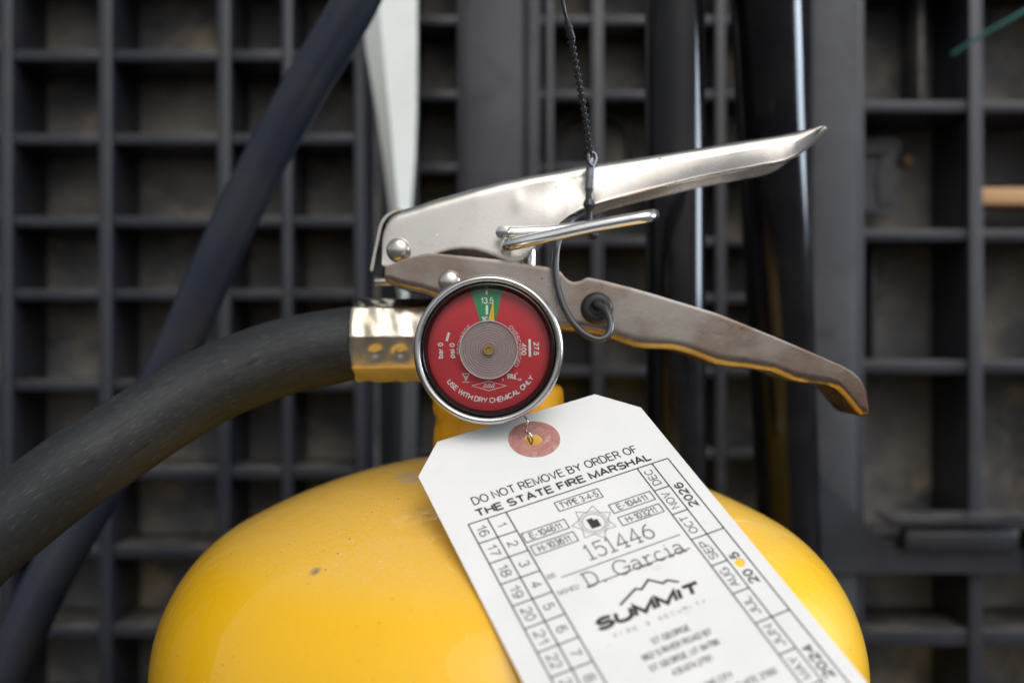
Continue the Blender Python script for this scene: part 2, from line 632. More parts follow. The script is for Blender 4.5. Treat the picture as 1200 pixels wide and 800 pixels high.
# ------------------------------------------------------------------ setting
o = mesh('floor', [(-30, -30, 0), (30, -30, 0), (30, 30, 0), (-30, 30, 0)], [(0, 1, 2, 3)], M['floor'], smooth=False)
o['kind'] = 'structure'
v, f = box(-2.2, 2.2, .36, .42, 0, .78)
o = mesh('wall', v, f, M['wall'], smooth=False)
o['kind'] = 'structure'


# ---- plastic pallets standing on edge behind the extinguisher
def pal(d):
    """pixel column/row to metres on a plane d mm from the camera"""
    return (lambda px: (px - 600) * d / F / 1000), (lambda py: H + (400 - py) * d / F / 1000), d / 1000 - DA


def rib(root, x0, x1, y0, y1, z0, z1, m='pallet', name='rib'):
    v_, f_ = box(min(x0, x1), max(x0, x1), y0, y1, min(z0, z1), max(z0, z1), .0007)
    return mesh(name, v_, f_, M[m], root)


def pallet(label, d, depth, xs, ys, extra=None, back='pallet_back', top=None):
    """xs: (pixel centre, pixel width) of the upright ribs; ys: rows"""
    X, Z, y0 = pal(d)
    y1 = y0 + depth
    xa, xb = X(xs[0][0]), X(xs[-1][0])
    root = thing('plastic_pallet', label, 'pallet', ((xa + xb) / 2, y1, 0), 'black pallets standing behind the extinguisher')
    zt = .755
    v_, f_ = box(xa - .004, xb + .004, y1, y1 + .006, 0, zt, .0015)
    mesh('back_panel', v_, f_, M[back], root)
    for px, w in xs:
        h = w / 2 * d / F / 1000
        rib(root, X(px) - h, X(px) + h, y0, y1 - .0002, .001, zt, name='upright_rib')
    for row in ys:
        py, w = row[0], row[1]
        h = w / 2 * d / F / 1000
        cells = list(zip(xs[:-1], xs[1:]))
        for i, (A, B) in enumerate(cells):
            dy = row[2] if len(row) > 2 and i >= row[3] else 0
            if Z(py + dy) < .02 or Z(py + dy) > zt - .008:
                continue
            ha = A[1] / 2 * d / F / 1000 - .0004
            hb = B[1] / 2 * d / F / 1000 - .0004
            rib(root, X(A[0]) + ha, X(B[0]) - hb, y0 + .0015, y1 - .0004, Z(py + dy) - h, Z(py + dy) + h, name='cross_rib')
    return root, X, Z, y0, y1


rows = [(-240, 13), (-140, 13), (-42, 13), (56, 13, 8, 3), (154, 13, 8, 3), (253, 13, 6, 3), (342, 13, 3, 3), (452, 13), (555, 14), (648, 14), (741, 14), (838, 14), (936, 14), (1035, 14)]
pallet('black plastic pallet grid left of the white strip, small dusty cells', 470, .037,
       [(-352, 15), (-230, 15), (-112, 15), (6, 15), (123, 15), (262, 15), (336, 12), (421, 13)], rows)

# the middle pallet: a smooth plank and narrow cells, seen between the white strip and the pipes
mrows = [(-150, 11), (-66, 11), (23, 11), (111, 11), (197, 11), (283, 11), (350, 11), (436, 12), (533, 12), (625, 12), (715, 12), (805, 12)]
r, X, Z, y0, y1 = pallet('grey black pallet with a smooth upright plank, behind the levers', 510, .030,
                         [(484, 10), (541, 10), (626, 14), (644, 9), (700, 14), (772, 10), (845, 12), (936, 12)], mrows)
v, f = box(X(543), X(614), y0 - .006, y0 + .008, .002, .752, .002)
mesh('plank', v, f, M['pallet_grey'], r)
v, f = box(X(616.5), X(631), y0 - .002, y0 + .004, .002, .752, .0012)
mesh('plank_edge', v, f, M['pallet_grey'], r)
# arched hand hole piece under the second row
V2 = []
g = G()
arc = [(X(652), Z(196)), (X(652), Z(158))] + [(X(698) + (X(745) - X(698)) * math.sin(rad(a)), Z(150) + (Z(120) - Z(150)) * math.cos(rad(a))) for a in range(-50, 91, 14)] + [(X(745), Z(196))]
pts = [Vector((a, y0 + .024, b)) for a, b in arc]
g.add(*tube(pts, .0022, 10))
g.build('hand_hole_rim', M['pallet'], r)

# the right pallet: a broad flat edge and larger, deeper cells
rrows = [(-190, 15), (-35, 15), (124, 14), (275, 14), (430, 16), (748, 20), (905, 16), (1060, 16)]
r, X, Z, y0, y1 = pallet('black pallet with large deep cells right of the glossy pipes', 470, .044,
                         [(1008, 10), (1144, 16), (1284, 16), (1424, 16), (1566, 16)], rrows)
v, f = box(X(948), X(1003), y0 - .003, y0 + .040, .001, .752, .002)
mesh('flat_edge', v, f, M['pallet_grey'], r)
for px in (1075, 1215, 1355):
    v, f = box(X(px - 62), X(px + 62), y0 - .001, y0 + .044, Z(655), Z(632), .0015)
    mesh('ledge', v, f, M['pallet'], r)
    v, f = box(X(px - 26), X(px + 106), y0 - .012, y0 - .0015, Z(640), Z(614), .0025)
    mesh('latch_bar', v, f, M['pallet'], r)
def prism(pts_, ya, yb, m, name):
    n_ = len(pts_)
    vv_ = [Vector((X(a_), ya, Z(b_))) for a_, b_ in pts_] + [Vector((X(a_), yb, Z(b_))) for a_, b_ in pts_]
    ff_ = [tuple(range(n_)), tuple(range(2 * n_ - 1, n_ - 1, -1))] + [(i, (i + 1) % n_, n_ + (i + 1) % n_, n_ + i) for i in range(n_)]
    return mesh(name, vv_, ff_, M[m], r, smooth=False)


prism([(957, 556), (974, 574), (1040, 640), (1190, 640), (1190, 668), (957, 668)], y0 - .006, y0 - .0035, 'pallet', 'gusset')  # wedge plate put in for the dark leg opening, not a real brace
prism([(1026, 600), (1192, 600), (1192, 607), (1032, 607)], y0 - .018, y0 + .004, 'pallet', 'shelf_ledge')
vv, ff = box(X(1097), X(1104), y0 + .020, y0 + .0438, Z(118), Z(-30), .0008)
mesh('inner_rib', vv, ff, M['pallet_back'], r)
vv, ff = box(X(1046), X(1053), y0 + .028, y0 + .0438, Z(424), Z(284), .0008)
mesh('inner_rib', vv, ff, M['pallet_grey'], r)
vv, ff = lathe((X(1102), y0 + .040, Z(170)), (0, -1, 0), [(0, .002), (.0018, .002), (.0021, .001), (.0021, 0)], 20)
mesh('plug', vv, ff, M['wood'], r)  # small round orange spot, built as a disc in the wood colour
# wavy moulded grip in the cell beside the flat edge
wave = [(1014, 155), (1070, 150), (1076, 165), (1070, 182), (1077, 198), (1070, 214), (1076, 232), (1066, 246), (1014, 236)]
sp = spline(wave, 5)
n = len(sp)
vv = [Vector((X(a), y0 + .022, Z(b))) for a, b in sp] + [Vector((X(a), y0 + .028, Z(b))) for a, b in sp]
ff = [tuple(range(n)), tuple(range(2 * n - 1, n - 1, -1))] + [(i, (i + 1) % n, n + (i + 1) % n, n + i) for i in range(n)]
mesh('moulded_grip', vv, ff, M['pallet_grey'], r, smooth=False)
prism([(1056, 162), (1068, 170), (1062, 186), (1069, 200), (1062, 214), (1068, 230), (1050, 236), (1046, 200)], y0 + .0205, y0 + .0218, 'black', 'grip_hollow')
vv, ff = box(X(1014), X(1062), y0 + .0195, y0 + .0218, Z(172), Z(165), .0006)
mesh('grip_slot', vv, ff, M['black'], r)
vv, ff = lathe((X(1024), y0 + .0218, Z(202)), (0, -1, 0), [(0, .001), (.0022, .001), (.0022, 0)], 20)
mesh('screw_boss', vv, ff, M['black'], r)
# small vents in the next cell
for i in range(3):
    vv, ff = box(X(1160 + i * 42), X(1160 + i * 42 + 26), y0 + .0425, y0 + .0448, Z(205), Z(197), .0006)
    mesh('vent_slot', vv, ff, M['black'], r)

v, f = box(X(1153), X(1275), y0 + .006, y0 + .030, Z(238), Z(217), .0015)
o = mesh('wood_slat', v, f, M['wood'])
tag_it(o, 'pale orange wooden slat end lodged in a cell of the right pallet', 'wood slat')

ps = [P(1116, 64, 462), P(1150, 42, 454), P(1202, 12, 446), P(1290, -46, 438), P(1380, -130, 432)]
ps = [Vector(q) for q in spline(ps, 8)]
g = G().add(*tube(ps, .0009, 10))
o = g.build('teal_cord', M['teal'])
tag_it(o, 'thin teal cord stretched across the top of the right pallet', 'cord')


# ---- two glossy black pipes
def pipe(label, pts, joint=None):
    base = P(*pts[-1][:3])
    root = thing('glossy_pipe', label, 'pipe', (base.x, base.y, 0), 'glossy black pipes behind the levers')
    q = [P(a, b, d) for a, b, d, _ in pts]
    q[-1] = Vector((q[-1].x, q[-1].y, q[-1].z))
    rr = [w / 2 * d / F / 1000 for a, b, d, w in pts]
    ax = (q[-1] - q[0])
    # run straight on to the floor
    t = (q[0].z - 0.0) / (q[0].z - q[-1].z)
    e = q[0] + ax * t
    L_ = (e - q[0]).length
    rm = rr[0]
    prof = [(rm * .86, 0.002), (rm * .86, 0), (rm, 0)] + [(rm, L_ * k / 12) for k in range(1, 12)] + [(rm, L_ - .001), (0, L_ - .001)]
    g_ = G().add(*lathe(q[0], ax, prof, 64))
    g_.build('pipe_wall', M['pipe'], root)
    if joint:
        c = q[0] + ax * ((q[0].z - P(*joint).z) / (q[0].z - q[-1].z))
        d_ = ax.normalized()
        g_ = G().add(*lathe(c - d_ * .004, d_, [(rm + .0001, 0), (rm + .0013, .0006), (rm + .0013, .0074), (rm + .0001, .008)], 64))
        g_.build('collar', M['pipe'], root)
    return root


pipe('slimmer glossy black pipe, left of the pair behind the upper lever', [(790, -200, 352, 70), (792, 560, 356, 70)])
pipe('thicker leaning glossy black pipe, right of the pair, crossing the lever tip', [(890, -200, 338, 88), (922, 560, 404, 72)])

# ---- white tapered strip
sec = [(-160, 414, 438, 489, 404), (-20, 421, 442, 489, 404), (60, 429, 449, 489, 404), (130, 441, 456, 488.5, 404), (185, 449, 461, 486.5, 404.5), (240, 456, 466, 482.5, 405), (300, 462, 470, 480, 407), (340, 466, 472, 478.5, 408), (352, 469, 473, 476.5, 408)]
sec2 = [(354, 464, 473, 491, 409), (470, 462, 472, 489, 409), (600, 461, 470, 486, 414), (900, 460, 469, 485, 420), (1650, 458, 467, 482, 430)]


def strip(sec_, name, m, parent):
    V3, F3 = [], []
    for py, a, b_, c, d in sec_:
        d += 42
        V3 += [P(a, py, d + 5), P(b_, py, d), P(c, py, d + 4), P(c, py, d + 9), P(a, py, d + 9)]
    for i in range(len(sec_) - 1):
        for k in range(5):
            F3.append((i * 5 + k, i * 5 + (k + 1) % 5, i * 5 + 5 + (k + 1) % 5, i * 5 + 5 + k))
    F3 += [tuple(range(5)), tuple(range(len(V3) - 5, len(V3)))]
    return mesh(name, V3, F3, m, parent, angle=12)


b_ = P(470, 1650, 430)
STR = thing('plastic_strip', 'off-white tapered plastic strip with darker grey bottom standing between left and middle pallets', 'plastic strip', (b_.x, b_.y, 0))
strip(sec, 'blade', M['white'], STR)
strip(sec2, 'shank', M['shank'], STR)  # lower length of the strip, a separate piece in darker grey

# ---- second hose, out of focus
pts = [(470, -120, 352), (418, 0, 356), (362, 95, 360), (308, 192, 364), (256, 300, 366), (212, 400, 368), (160, 502, 368), (100, 602, 362), (48, 695, 356), (4, 800, 350), (-30, 930, 345), (-42, 1100, 340), (-20, 1300, 338)]
sp = spline(pts, 8)
ps = [P(*q) for q in sp]
o = G().add(*tube(ps, .0082, 28)).build('back_hose', M['rubber_far'])
tag_it(o, 'blurred bluish black hose slanting up across the left pallet', 'hose')

# ------------------------------------------------------------------ the fire extinguisher
AX = -0.0008
EXT = thing('fire_extinguisher', 'yellow fire extinguisher with dusty domed tank, steel levers and red gauge', 'fire extinguisher', (AX, 0, 0))

# tank: crown and knuckle as on a pressed steel head
k = DA * 1000 / 290.0
Rr, Rc, rk, za = 99.49 * k, 161.26 * k, 42.88 * k, -32.6 * k
phi = math.asin((Rr - rk) / (Rc - rk))
zk = za - Rc + (Rc - rk) * math.cos(phi)
prof = [(Rc * math.sin(phi * i / 40), za - Rc + Rc * math.cos(phi * i / 40)) for i in range(41)]
prof += [(Rr - rk + rk * math.sin(phi + (math.pi / 2 - phi) * i / 30), zk + rk * math.cos(phi + (math.pi / 2 - phi) * i / 30)) for i in range(1, 31)]
prof = [(r_ / 1000, h_ / 1000 + H) for r_, h_ in prof]
prof += [(Rr / 1000, .30), (Rr / 1000, .16), (Rr / 1000, .03)] + arcpts(Rr / 1000 - .02, .022, .02, 0, -80, 8) + [(.06, .0015), (0, .0015)]
TANK = G().add(*lathe((AX, 0, 0), (0, 0, 1), prof, 192)).build('tank', M['yellow'], EXT)
# rolled foot ring under the tank
G().add(*lathe((AX, 0, 0), (0, 0, 1), [(.074, .0), (.078, 0), (.078, .006), (.074, .006)], 96, closed=True)).build('foot_ring', M['yellow'], EXT)

# neck collar
NX = (584 - 600) * DA / F
s = DA / F          # metres per pixel at the axis
zz = lambda py: H + (400 - py) * s
prof = [(0, zz(450)), (66 * s, zz(450))] + arcpts(67 * s, zz(459), 9 * s, 80, 0, 6) + \
       [(77 * s, zz(478)), (75.5 * s, zz(484)), (73.2 * s, zz(488)), (73 * s, zz(494)), (74.6 * s, zz(500)), (76 * s, zz(512)), (76.5 * s, zz(530)), (78 * s, zz(541)), (84 * s, zz(548)), (93 * s, zz(556))]
NECK = G().add(*lathe((NX, 0, 0), (0, 0, 1), prof, 128,
                      fn=lambda r_, h_, t: r_ + .00018 * math.sin(9 * t + 700 * h_) * math.sin(5 * t))).build('neck_collar', M['yellow_rough'], EXT)
# valve block and stem behind the gauge
v, f = box(P(530, 0, 296).x, P(628, 0, 296).x, -.012, .010, zz(452), zz(318), .002)
mesh('valve_block', v, f, M['yellow_rough'], EXT)
v, f = lathe((P(619, 0, 296).x, -.001, zz(330)), (0, 0, 1), [(.0022, 0), (.0022, .013), (.0016, .0145), (0, .0145)], 32)
mesh('valve_stem', v, f, M['chrome'], EXT)


# ---- lever and handle: pressed sheet swept along x
def channel(name, stations, dn, df, m, top=True, corner=.0032, xs=None, bump=None, thick=.0011, lean=None, seg=12):
    """stations: (x, y_open_edge, y_web_edge) pixels of the near flank; web joins near and far flank"""
    g_ = G()
    rows_ = []
    xs = xs or [stations[0][0] + (stations[-1][0] - stations[0][0]) * i / 150 for i in range(151)]
    for x in xs:
        a, b_ = interp(stations, x)
        ln = interp(lean, x)[0] if lean else 0.0
        zo = P(x, a, dn).z
        zw = P(x, b_, dn + ln).z
        xw = P(x, a, dn).x
        h_ = abs(zw - zo)
        sg = 1 if zw > zo else -1
        yn = dn / 1000 - DA
        yw = (dn + ln) / 1000 - DA
        yf = df / 1000 - DA
        ywf = yf - ln / 1000
        c = min(corner, h_ * .45)
        half = []
        for i in range(seg + 1):
            t = i / seg
            z = zo + (zw - sg * c - zo) * t
            y = yn + (yw - yn) * t
            if lean:
                y += (ln / 1000) * .05 * math.sin(math.pi * t)
            if bump:
                y -= bump(x, z)
            half.append((y, z))
        for i in range(1, 6):
            an = rad(90 * i / 5)
            half.append((yw + c * (1 - math.cos(an)), zw - sg * c + sg * c * math.sin(an)))
        mid = (yn + yf) / 2
        full = half + [(2 * mid - y, z) for y, z in reversed(half)]
        rows_.append([Vector((xw, y, z)) for y, z in full])
    n_ = len(rows_[0])
    for q in rows_:
        g_.v += q
    for i in range(len(rows_) - 1):
        for j in range(n_ - 1):
            g_.f.append((i * n_ + j, (i + 1) * n_ + j, (i + 1) * n_ + j + 1, i * n_ + j + 1))
    ob = g_.build(name, m, EXT, angle=40)
    md = ob.modifiers.new('sheet', 'SOLIDIFY')
    md.thickness = thick
    md.offset = -1
    md.use_even_offset = False
    bv = ob.modifiers.new('edge', 'BEVEL')
    bv.width = .00022
    bv.segments = 2
    bv.limit_method = 'ANGLE'
    bv.angle_limit = rad(50)
    return ob


LEV = [(447.5, 310, 272), (449, 312, 265), (452, 313, 257), (457, 313.5, 250), (464, 314, 246), (478, 313, 242), (490, 309.5, 238.5), (500, 304, 235), (512, 297.5, 231.5), (525, 293.5, 228), (540, 291.5, 223.5), (556, 292.5, 219),
       (570, 296.5, 215.5), (583, 301.5, 212), (592, 305.5, 210), (600, 307.5, 208.5), (608, 307, 207), (616, 301, 205), (624, 293, 203.5), (634, 282.5, 202), (645, 271, 200), (655, 262, 198.5), (666, 253, 196.5),
       (680, 245, 193.5), (698, 238.5, 190.5), (720, 232, 187.5), (740, 226.5, 184.5), (770, 219, 180), (800, 211.5, 175), (830, 204.5, 170.5), (860, 198.5, 165.5), (880, 195, 162), (896, 191.5, 159.5), (908, 190, 157.5), (920, 187, 155.5),
       (932, 181.5, 153.2), (944, 172, 151), (956, 160.5, 148.8), (964, 150.5, 147.2), (967, 147.8, 146.8)]


def emb(x, z):
    # pressed crease beside the pin
    q = math.exp(-((x - 607) / 7) ** 2) * math.exp(-((z - P(607, 236, 284).z) / .0022) ** 2) * .00028
    q += math.exp(-((x - 640) / 26) ** 2) * math.exp(-((z - P(640, 226, 284).z) / .004) ** 2) * -.00028
    return q


lean_tab = [(440, 0.8), (560, 1.0), (640, 2.2), (700, 4.4), (860, 5.0), (967, 2.0)]
xs = [447.5, 448.2, 449, 450, 451, 452, 453.5, 455, 457] + [457 + (967 - 457) * i / 170 for i in range(1, 171)]
LEVER = channel('squeeze_lever', LEV, 283, 305, M['steel'], xs=xs, bump=emb, lean=lean_tab)

# tab folded down at the heel of the lever
path = [(470, 244.5), (459, 249), (451, 255.5), (446, 265), (442.5, 281), (438.5, 300), (435, 318)]
sp = spline(path, 5)
yn, yf = .2845 - DA, .3035 - DA
V4, F4 = [], []
for i, (a, b_) in enumerate(sp):
    a0, b0 = sp[max(i - 1, 0)]
    a1, b1 = sp[min(i + 1, len(sp) - 1)]
    nx, ny = -(b1 - b0), (a1 - a0)
    l_ = math.hypot(nx, ny)
    for sgn in (-1, 1):
        p = P(a + sgn * nx / l_ * 2.4, b_ + sgn * ny / l_ * 2.4, 284.5)
        V4 += [Vector((p.x, yn, p.z)), Vector((p.x, yf, p.z))]
for i in range(len(sp) - 1):
    q = i * 4
    for a, b_ in ((0, 1), (1, 3), (3, 2), (2, 0)):
        F4.append((q + a, q + b_, q + 4 + b_, q + 4 + a))
F4 += [(0, 1, 3, 2), tuple(len(V4) - 4 + i for i in (0, 1, 3, 2))]
o = mesh('heel_tab', V4, F4, M['steel'], LEVER, angle=40)
bv = o.modifiers.new('edge', 'BEVEL')
bv.width = .0003
bv.segments = 2
bv.limit_method = 'ANGLE'


def rivet(px, py, d, rp, name='rivet', m='steel', parent=None):
    c = P(px, py, d)
    R_ = rp * d / F / 1000
    pr = [(0, R_ * .62)] + [(R_ * math.sin(rad(a)), R_ * .62 * math.cos(rad(a))) for a in range(12, 91, 12)] + [(R_, 0), (R_ * .96, -R_ * .12), (R_ * .5, -.004)]
    return mesh(name, *lathe(c, (0, -1, 0), pr, 40), M[m], parent or EXT)


rivet(467, 293, 282.6, 14.5)

HAN = [(451, 314, 329), (453, 312, 331), (460, 309, 334), (470, 305, 338), (482, 301, 341), (494, 298, 343), (503, 296.5, 346), (520, 298, 352), (540, 300, 360), (560, 302, 366), (580, 304, 372), (600, 306.5, 376), (622, 310, 380), (640, 313, 383), (645, 314, 384),
       (653, 316, 386), (657, 318.5, 386.5), (661, 324, 387), (666, 328.5, 387.5), (672, 330.8, 388), (680, 329.5, 388.5), (686, 326, 389.3), (690, 325.3, 390), (705, 328.5, 393), (722, 332.8, 398.5), (740, 337.3, 405), (752, 340.8, 408), (768, 345.3, 408.8), (788, 351.5, 409.5),
       (800, 355, 412), (813, 359, 416), (826, 363, 421.5), (840, 367.3, 427), (858, 374.5, 429.8), (873, 380.5, 431), (890, 387.5, 433.5), (907, 394.5, 436), (930, 404, 446), (945, 410.5, 449.5), (960, 417, 451), (973, 422.8, 453), (983, 427, 457),
       (993, 432, 467), (1000, 436.5, 476), (1007, 443, 484), (1012, 451.5, 488), (1015, 459, 488.5), (1017.5, 474, 487), (1018, 479, 486)]
xs = [451 + (655 - 451) * i / 50 for i in range(51)] + [655 + (693 - 655) * i / 30 for i in range(1, 31)] + [693 + (1018 - 693) * i / 110 for i in range(1, 111)]
HANDLE = channel('carry_handle', HAN, 281.5, 306, M['steel_dull'], corner=.0026, xs=xs, lean=[(440, .01), (1018, .01)])
rivet(527, 330, 281.4, 13.5, m='steel')
# stub of the hinge pin at the heel
v, f = lathe(P(453, 330, 287), (-1, 0, 0), [(0, .0034), (.0011, .0034), (.0013, .003), (.0013, -.004)], 20)
mesh('hinge_stub', v, f, M['steel'], HANDLE)

# ---- hose with its crimped coupling
hp = [(452, 399, 296, 44), (436, 400, 296, 44), (421, 400.3, 295.8, 44), (414, 401.2, 295.6, 44), (402, 403.6, 295, 44), (375, 409, 293, 44.2), (340, 416, 291, 44.6), (300, 429, 288.5, 45), (243, 453, 284.5, 45.5), (187, 486, 278.5, 46.5), (137, 519, 272, 47.8), (84, 554, 266, 49), (28, 597, 261, 50),
      (-30, 645, 256, 51), (-80, 700, 250, 52), (-120, 790, 245, 53), (-130, 910, 243, 54), (-92, 1040, 246, 52), (-40, 1150, 258, 50), (40, 1230, 268, 48)]
sp = spline(hp, 9)
ps = [P(a, b_, d) for a, b_, d, _ in sp]
HR = [interp([(380, .01118), (414, .01085), (418, .0105), (424, .0098)], q[0])[0] for q in sp]
HOSE = G().add(*tube(ps, HR, 56)).build('discharge_hose', M['rubber'], EXT)
uvl = HOSE.data.uv_layers.new(name='UVMap')
run_ = [0.0]
for p0, p1 in zip(ps[:-1], ps[1:]):
    run_.append(run_[-1] + (p1 - p0).length)
for lp in HOSE.data.loops:
    i_, j_ = divmod(lp.vertex_index, 56)
    if i_ >= len(ps):
        i_, j_ = (0, 0) if lp.vertex_index == len(ps) * 56 else (len(ps) - 1, 0)
    a_ = abs(((j_ / 56 * 2) % 2) - 1)          # mirrored so that the seam does not show
    uvl.data[lp.index].uv = (a_ * .0351, run_[i_])
for d_ in uvl.data:
    d_.uv = (d_.uv[0] * 30, d_.uv[1] * 30)

# octagonal crimp: dented facets
cx0 = P(416.5, 398.5, 296)
s2 = .296 / F
LN = 92 * s2
V5, F5 = [], []
NXR, NTH = 92, 160
dents = [(30 * s2, -18), (57 * s2, -18), (30 * s2, 72), (57 * s2, 72), (30 * s2, 27), (57 * s2, 27), (30 * s2, -63), (57 * s2, -63)]
for i in range(NXR + 1):
    xx = LN * i / NXR
    e = min(1, xx / (4 * s2))
    R0 = 49.6 * s2 * (1 - .025 * (1 - e) ** 2)
    w_ = .00028 * (math.cos(2 * math.pi * (xx / s2 - 30) / 27.0))
    for j in range(NTH):
        th = 2 * math.pi * j / NTH
        # facets: corners at 5 + 45 k degrees seen from the left end (0 = towards the camera)
        a = math.degrees(th)
        q = ((a - 5 + 22.5) % 45) - 22.5      # angle from the nearest corner
        fc = math.cos(rad(22.5)) / math.cos(rad(22.5 - abs(q)))
        rr_ = R0 * (fc * .84 + .16 * (0.965)) + w_ * (.30 + .25 * math.sin(3 * th + .6)) + .00012 * math.sin(5 * th + xx * 900) * math.sin(xx * 420 + 2 * th)
        for dx, da in dents:
            dd = ((a - da + 180) % 360) - 180
            k_ = .00075 if da in (-18, 162) else .00012
            rr_ -= k_ * math.exp(-((xx - dx) / (7 * s2)) ** 2 - (dd / 8.0) ** 2)
        V5.append(Vector((cx0.x + xx, cx0.y - rr_ * math.cos(th), cx0.z + rr_ * math.sin(th))))
for i in range(NXR):
    for j in range(NTH):
        F5.append((i * NTH + j, i * NTH + (j + 1) % NTH, (i + 1) * NTH + (j + 1) % NTH, (i + 1) * NTH + j))
F5 += [tuple(range(NTH)), tuple(range(NXR * NTH, (NXR + 1) * NTH))]
mesh('crimp_coupling', V5, F5, M['crimp'], EXT, angle=60)
v, f = lathe(P(504, 399, 296), (1, 0, 0), [(0, 0), (.0085, 0), (.0085, .010), (0, .010)], 48)
mesh('hose_nipple', v, f, M['yellow_rough'], EXT)

# ------------------------------------------------------------------ pressure gauge
GD = 246.0
gc = P(572.3, 409.7, GD)
u_ = GD / F / 1000          # metres per pixel at the rim
ROOT_G = bpy.data.objects.new('pressure_gauge', None)
ROOT_G.empty_display_size = .02
COL.objects.link(ROOT_G)
ROOT_G.parent = EXT
ROOT_G.location = gc - EXT.location
back = (0, 1, 0)
prof = [(79.2 * u_, .0056), (79.2 * u_, .0018)] + [(83.8 * u_ + 4.7 * u_ * math.cos(rad(a)), .0018 - .0015 * math.sin(rad(a))) for a in range(170, -1, -10)] + \
       [(88.5 * u_, .0040), (87.6 * u_, .0062), (83 * u_, .0072), (78 * u_, .0076), (76 * u_, .0140), (40 * u_, .0155), (0, .0155)]
G().add(*lathe(gc, back, prof, 160)).build('bezel', M['bezel'], ROOT_G, angle=50)
v, f = lathe(gc + Vector((0, .0155, 0)), back, [(0, 0), (.0065, 0), (.0065, .024), (0, .024)], 40)
mesh('gauge_stem', v, f, M['brass'], ROOT_G)
# dark seal sloping in to the dial
prof = [(79.4 * u_, .0030), (79.0 * u_, .0017), (78.2 * u_, .0012), (77.0 * u_, .0011), (75.6 * u_, .0014), (74.4 * u_, .0022), (73.0 * u_, .0031), (72.4 * u_, .0046)]
G().add(*lathe(gc, back, prof, 160)).build('seal_ring', M['black_gloss'], ROOT_G)
dz = .0046                       # dial lies this far behind the rim
dc = gc + Vector((0, dz, 0))
sd = (GD + dz * 1000) / F / 1000


def dial_at(off):
    def pl(x, y, k_=0):
        return Vector(((x - 600) * sd, dc.y - off - k_ * 3e-6, H + (400 - y) * sd))
    return pl


DC = ((dc.x / sd) + 600, 400 - (dc.z - H) / sd)      # dial centre in pixels
v, f = lathe(dc, (0, -1, 0), [(77 * sd, -.0006), (77 * sd, 0), (0, 0)], 128)
DIAL = mesh('dial', v, f, M['dial_red'], ROOT_G)


def polar(a, r_):
    """a: degrees clockwise from the top"""
    return DC[0] + r_ * math.sin(rad(a)), DC[1] - r_ * math.cos(rad(a))


pl = dial_at(.00006)
g = G()
pts = [polar(a, 73.5) for a in range(-17, 15, 2)] + [polar(14, 26), polar(-17, 26)]
g.add([pl(*p) for p in pts], [tuple(range(len(pts)))])
g.build('green_sector', M['dial_green'], ROOT_G, smooth=False)

g = G()
pl = dial_at(.00012)


def ptext(txt, x, y, width, cap, ang, bold=.19):
    """centred text on the dial, pixel units, ang counter-clockwise"""
    put_text(g, txt, x, y, width, cap, lambda a, b_, k_=0: pl(a, 2 * y - b_, k_), ang, bold, True)


def prect(x, y, w, h, ang):
    ca, sa = math.cos(rad(ang)), math.sin(rad(ang))
    g.add([pl(x + a * ca - b_ * sa, y + a * sa + b_ * ca) for a, b_ in ((-w / 2, -h / 2), (w / 2, -h / 2), (w / 2, h / 2), (-w / 2, h / 2))], [(0, 1, 2, 3)])


ptext('13.5', 570.8, 352.2, 15.5, 7.6, 0)
ptext('195', 570.5, 374.3, 13.5, 7.4, 0)
prect(570.3, 342.6, 2.6, 5, 0)
prect(570.6, 363.0, 2.8, 11, 0)
ptext('bar 0', 516.2, 410.6, 18.5, 6.4, 90)
ptext('psi 0', 529.8, 410.6, 17.5, 6.4, 90)
prect(524.8, 394.6, 2.9, 10.5, 16)
ptext('400', 613.8, 409, 14, 6.4, -90)
ptext('27.6', 628.4, 408.4, 15.5, 6.4, -90)
prect(620.8, 407.6, 3.0, 20.5, -1)


def arc_text(txt, r_base, cap, a0, a1, inward, weight=.19):
    """letters along an arc; angles clockwise from top. inward: letter tops point to the centre"""
    run, tot = text_run(txt)
    lw_ = weight * cap
    k_ = abs(rad(a1 - a0)) * r_base / tot
    j = 0
    for x, w_, st in run:
        an = a0 + (a1 - a0) * (x + w_ / 2) / tot
        sgn = -1 if inward else 1
        for stroke in st:
            pts = []
            for p in stroke:
                tx = (p[0] - w_ / 2) * k_
                ty = lw_ / 2 + p[1] * (cap - lw_)
                bx, by = polar(an, r_base + sgn * ty)
                pts.append((bx + sgn * tx * math.cos(rad(an)), by + sgn * tx * math.sin(rad(an))))
            ribbon(g, pts, lw_, pl, j % 3)
            j += 1


arc_text('USE WITH DRY CHEMICAL ONLY', 62.5, 6.4, 232, 122, True)
arc_text('OVERCHARGED', 34.4, 4.6, 42, 122, False, .13)
arc_text('RECHARGE', 33.2, 4.2, 262, 322, False, .13)
# maker's diamond, triangle mark and recognition mark
put_line(g, [(553, 451.8), (573, 446.6), (593, 451.8), (573, 457.6)], .75, pl, True)
for k_ in range(3):
    put_line(g, [(566 + k_ * 4.6, 454), (568.5 + k_ * 4.6, 449.6), (570.5 + k_ * 4.6, 450.4), (568 + k_ * 4.6, 453.8), (570.8 + k_ * 4.6, 453.4)], .7, pl)
put_line(g, [(542, 437.6), (550, 437.6), (546, 446), (542, 437.6)], .7, pl)
put_line(g, [(544.4, 439.5), (546, 443), (547.8, 439.5)], .7, pl)
put_line(g, [(541.8, 447.6), (550.4, 447.6)], .6, pl)
ptext('R', 596.8, 441, -5.6, 6.6, 0, .26)
ptext('U', 601.8, 440.6, 4.8, 6.6, 0, .26)
put_line(g, [(603.2, 443.6), (605.2, 443.8)], 1.1, pl)
prect(605.4, 437.4, 1.4, 1.4, 0)
ptext('c', 589.6, 444.0, 2.6, 3.6, 0)
ptext('us', 608.9, 444.0, 4.6, 3.6, 0)
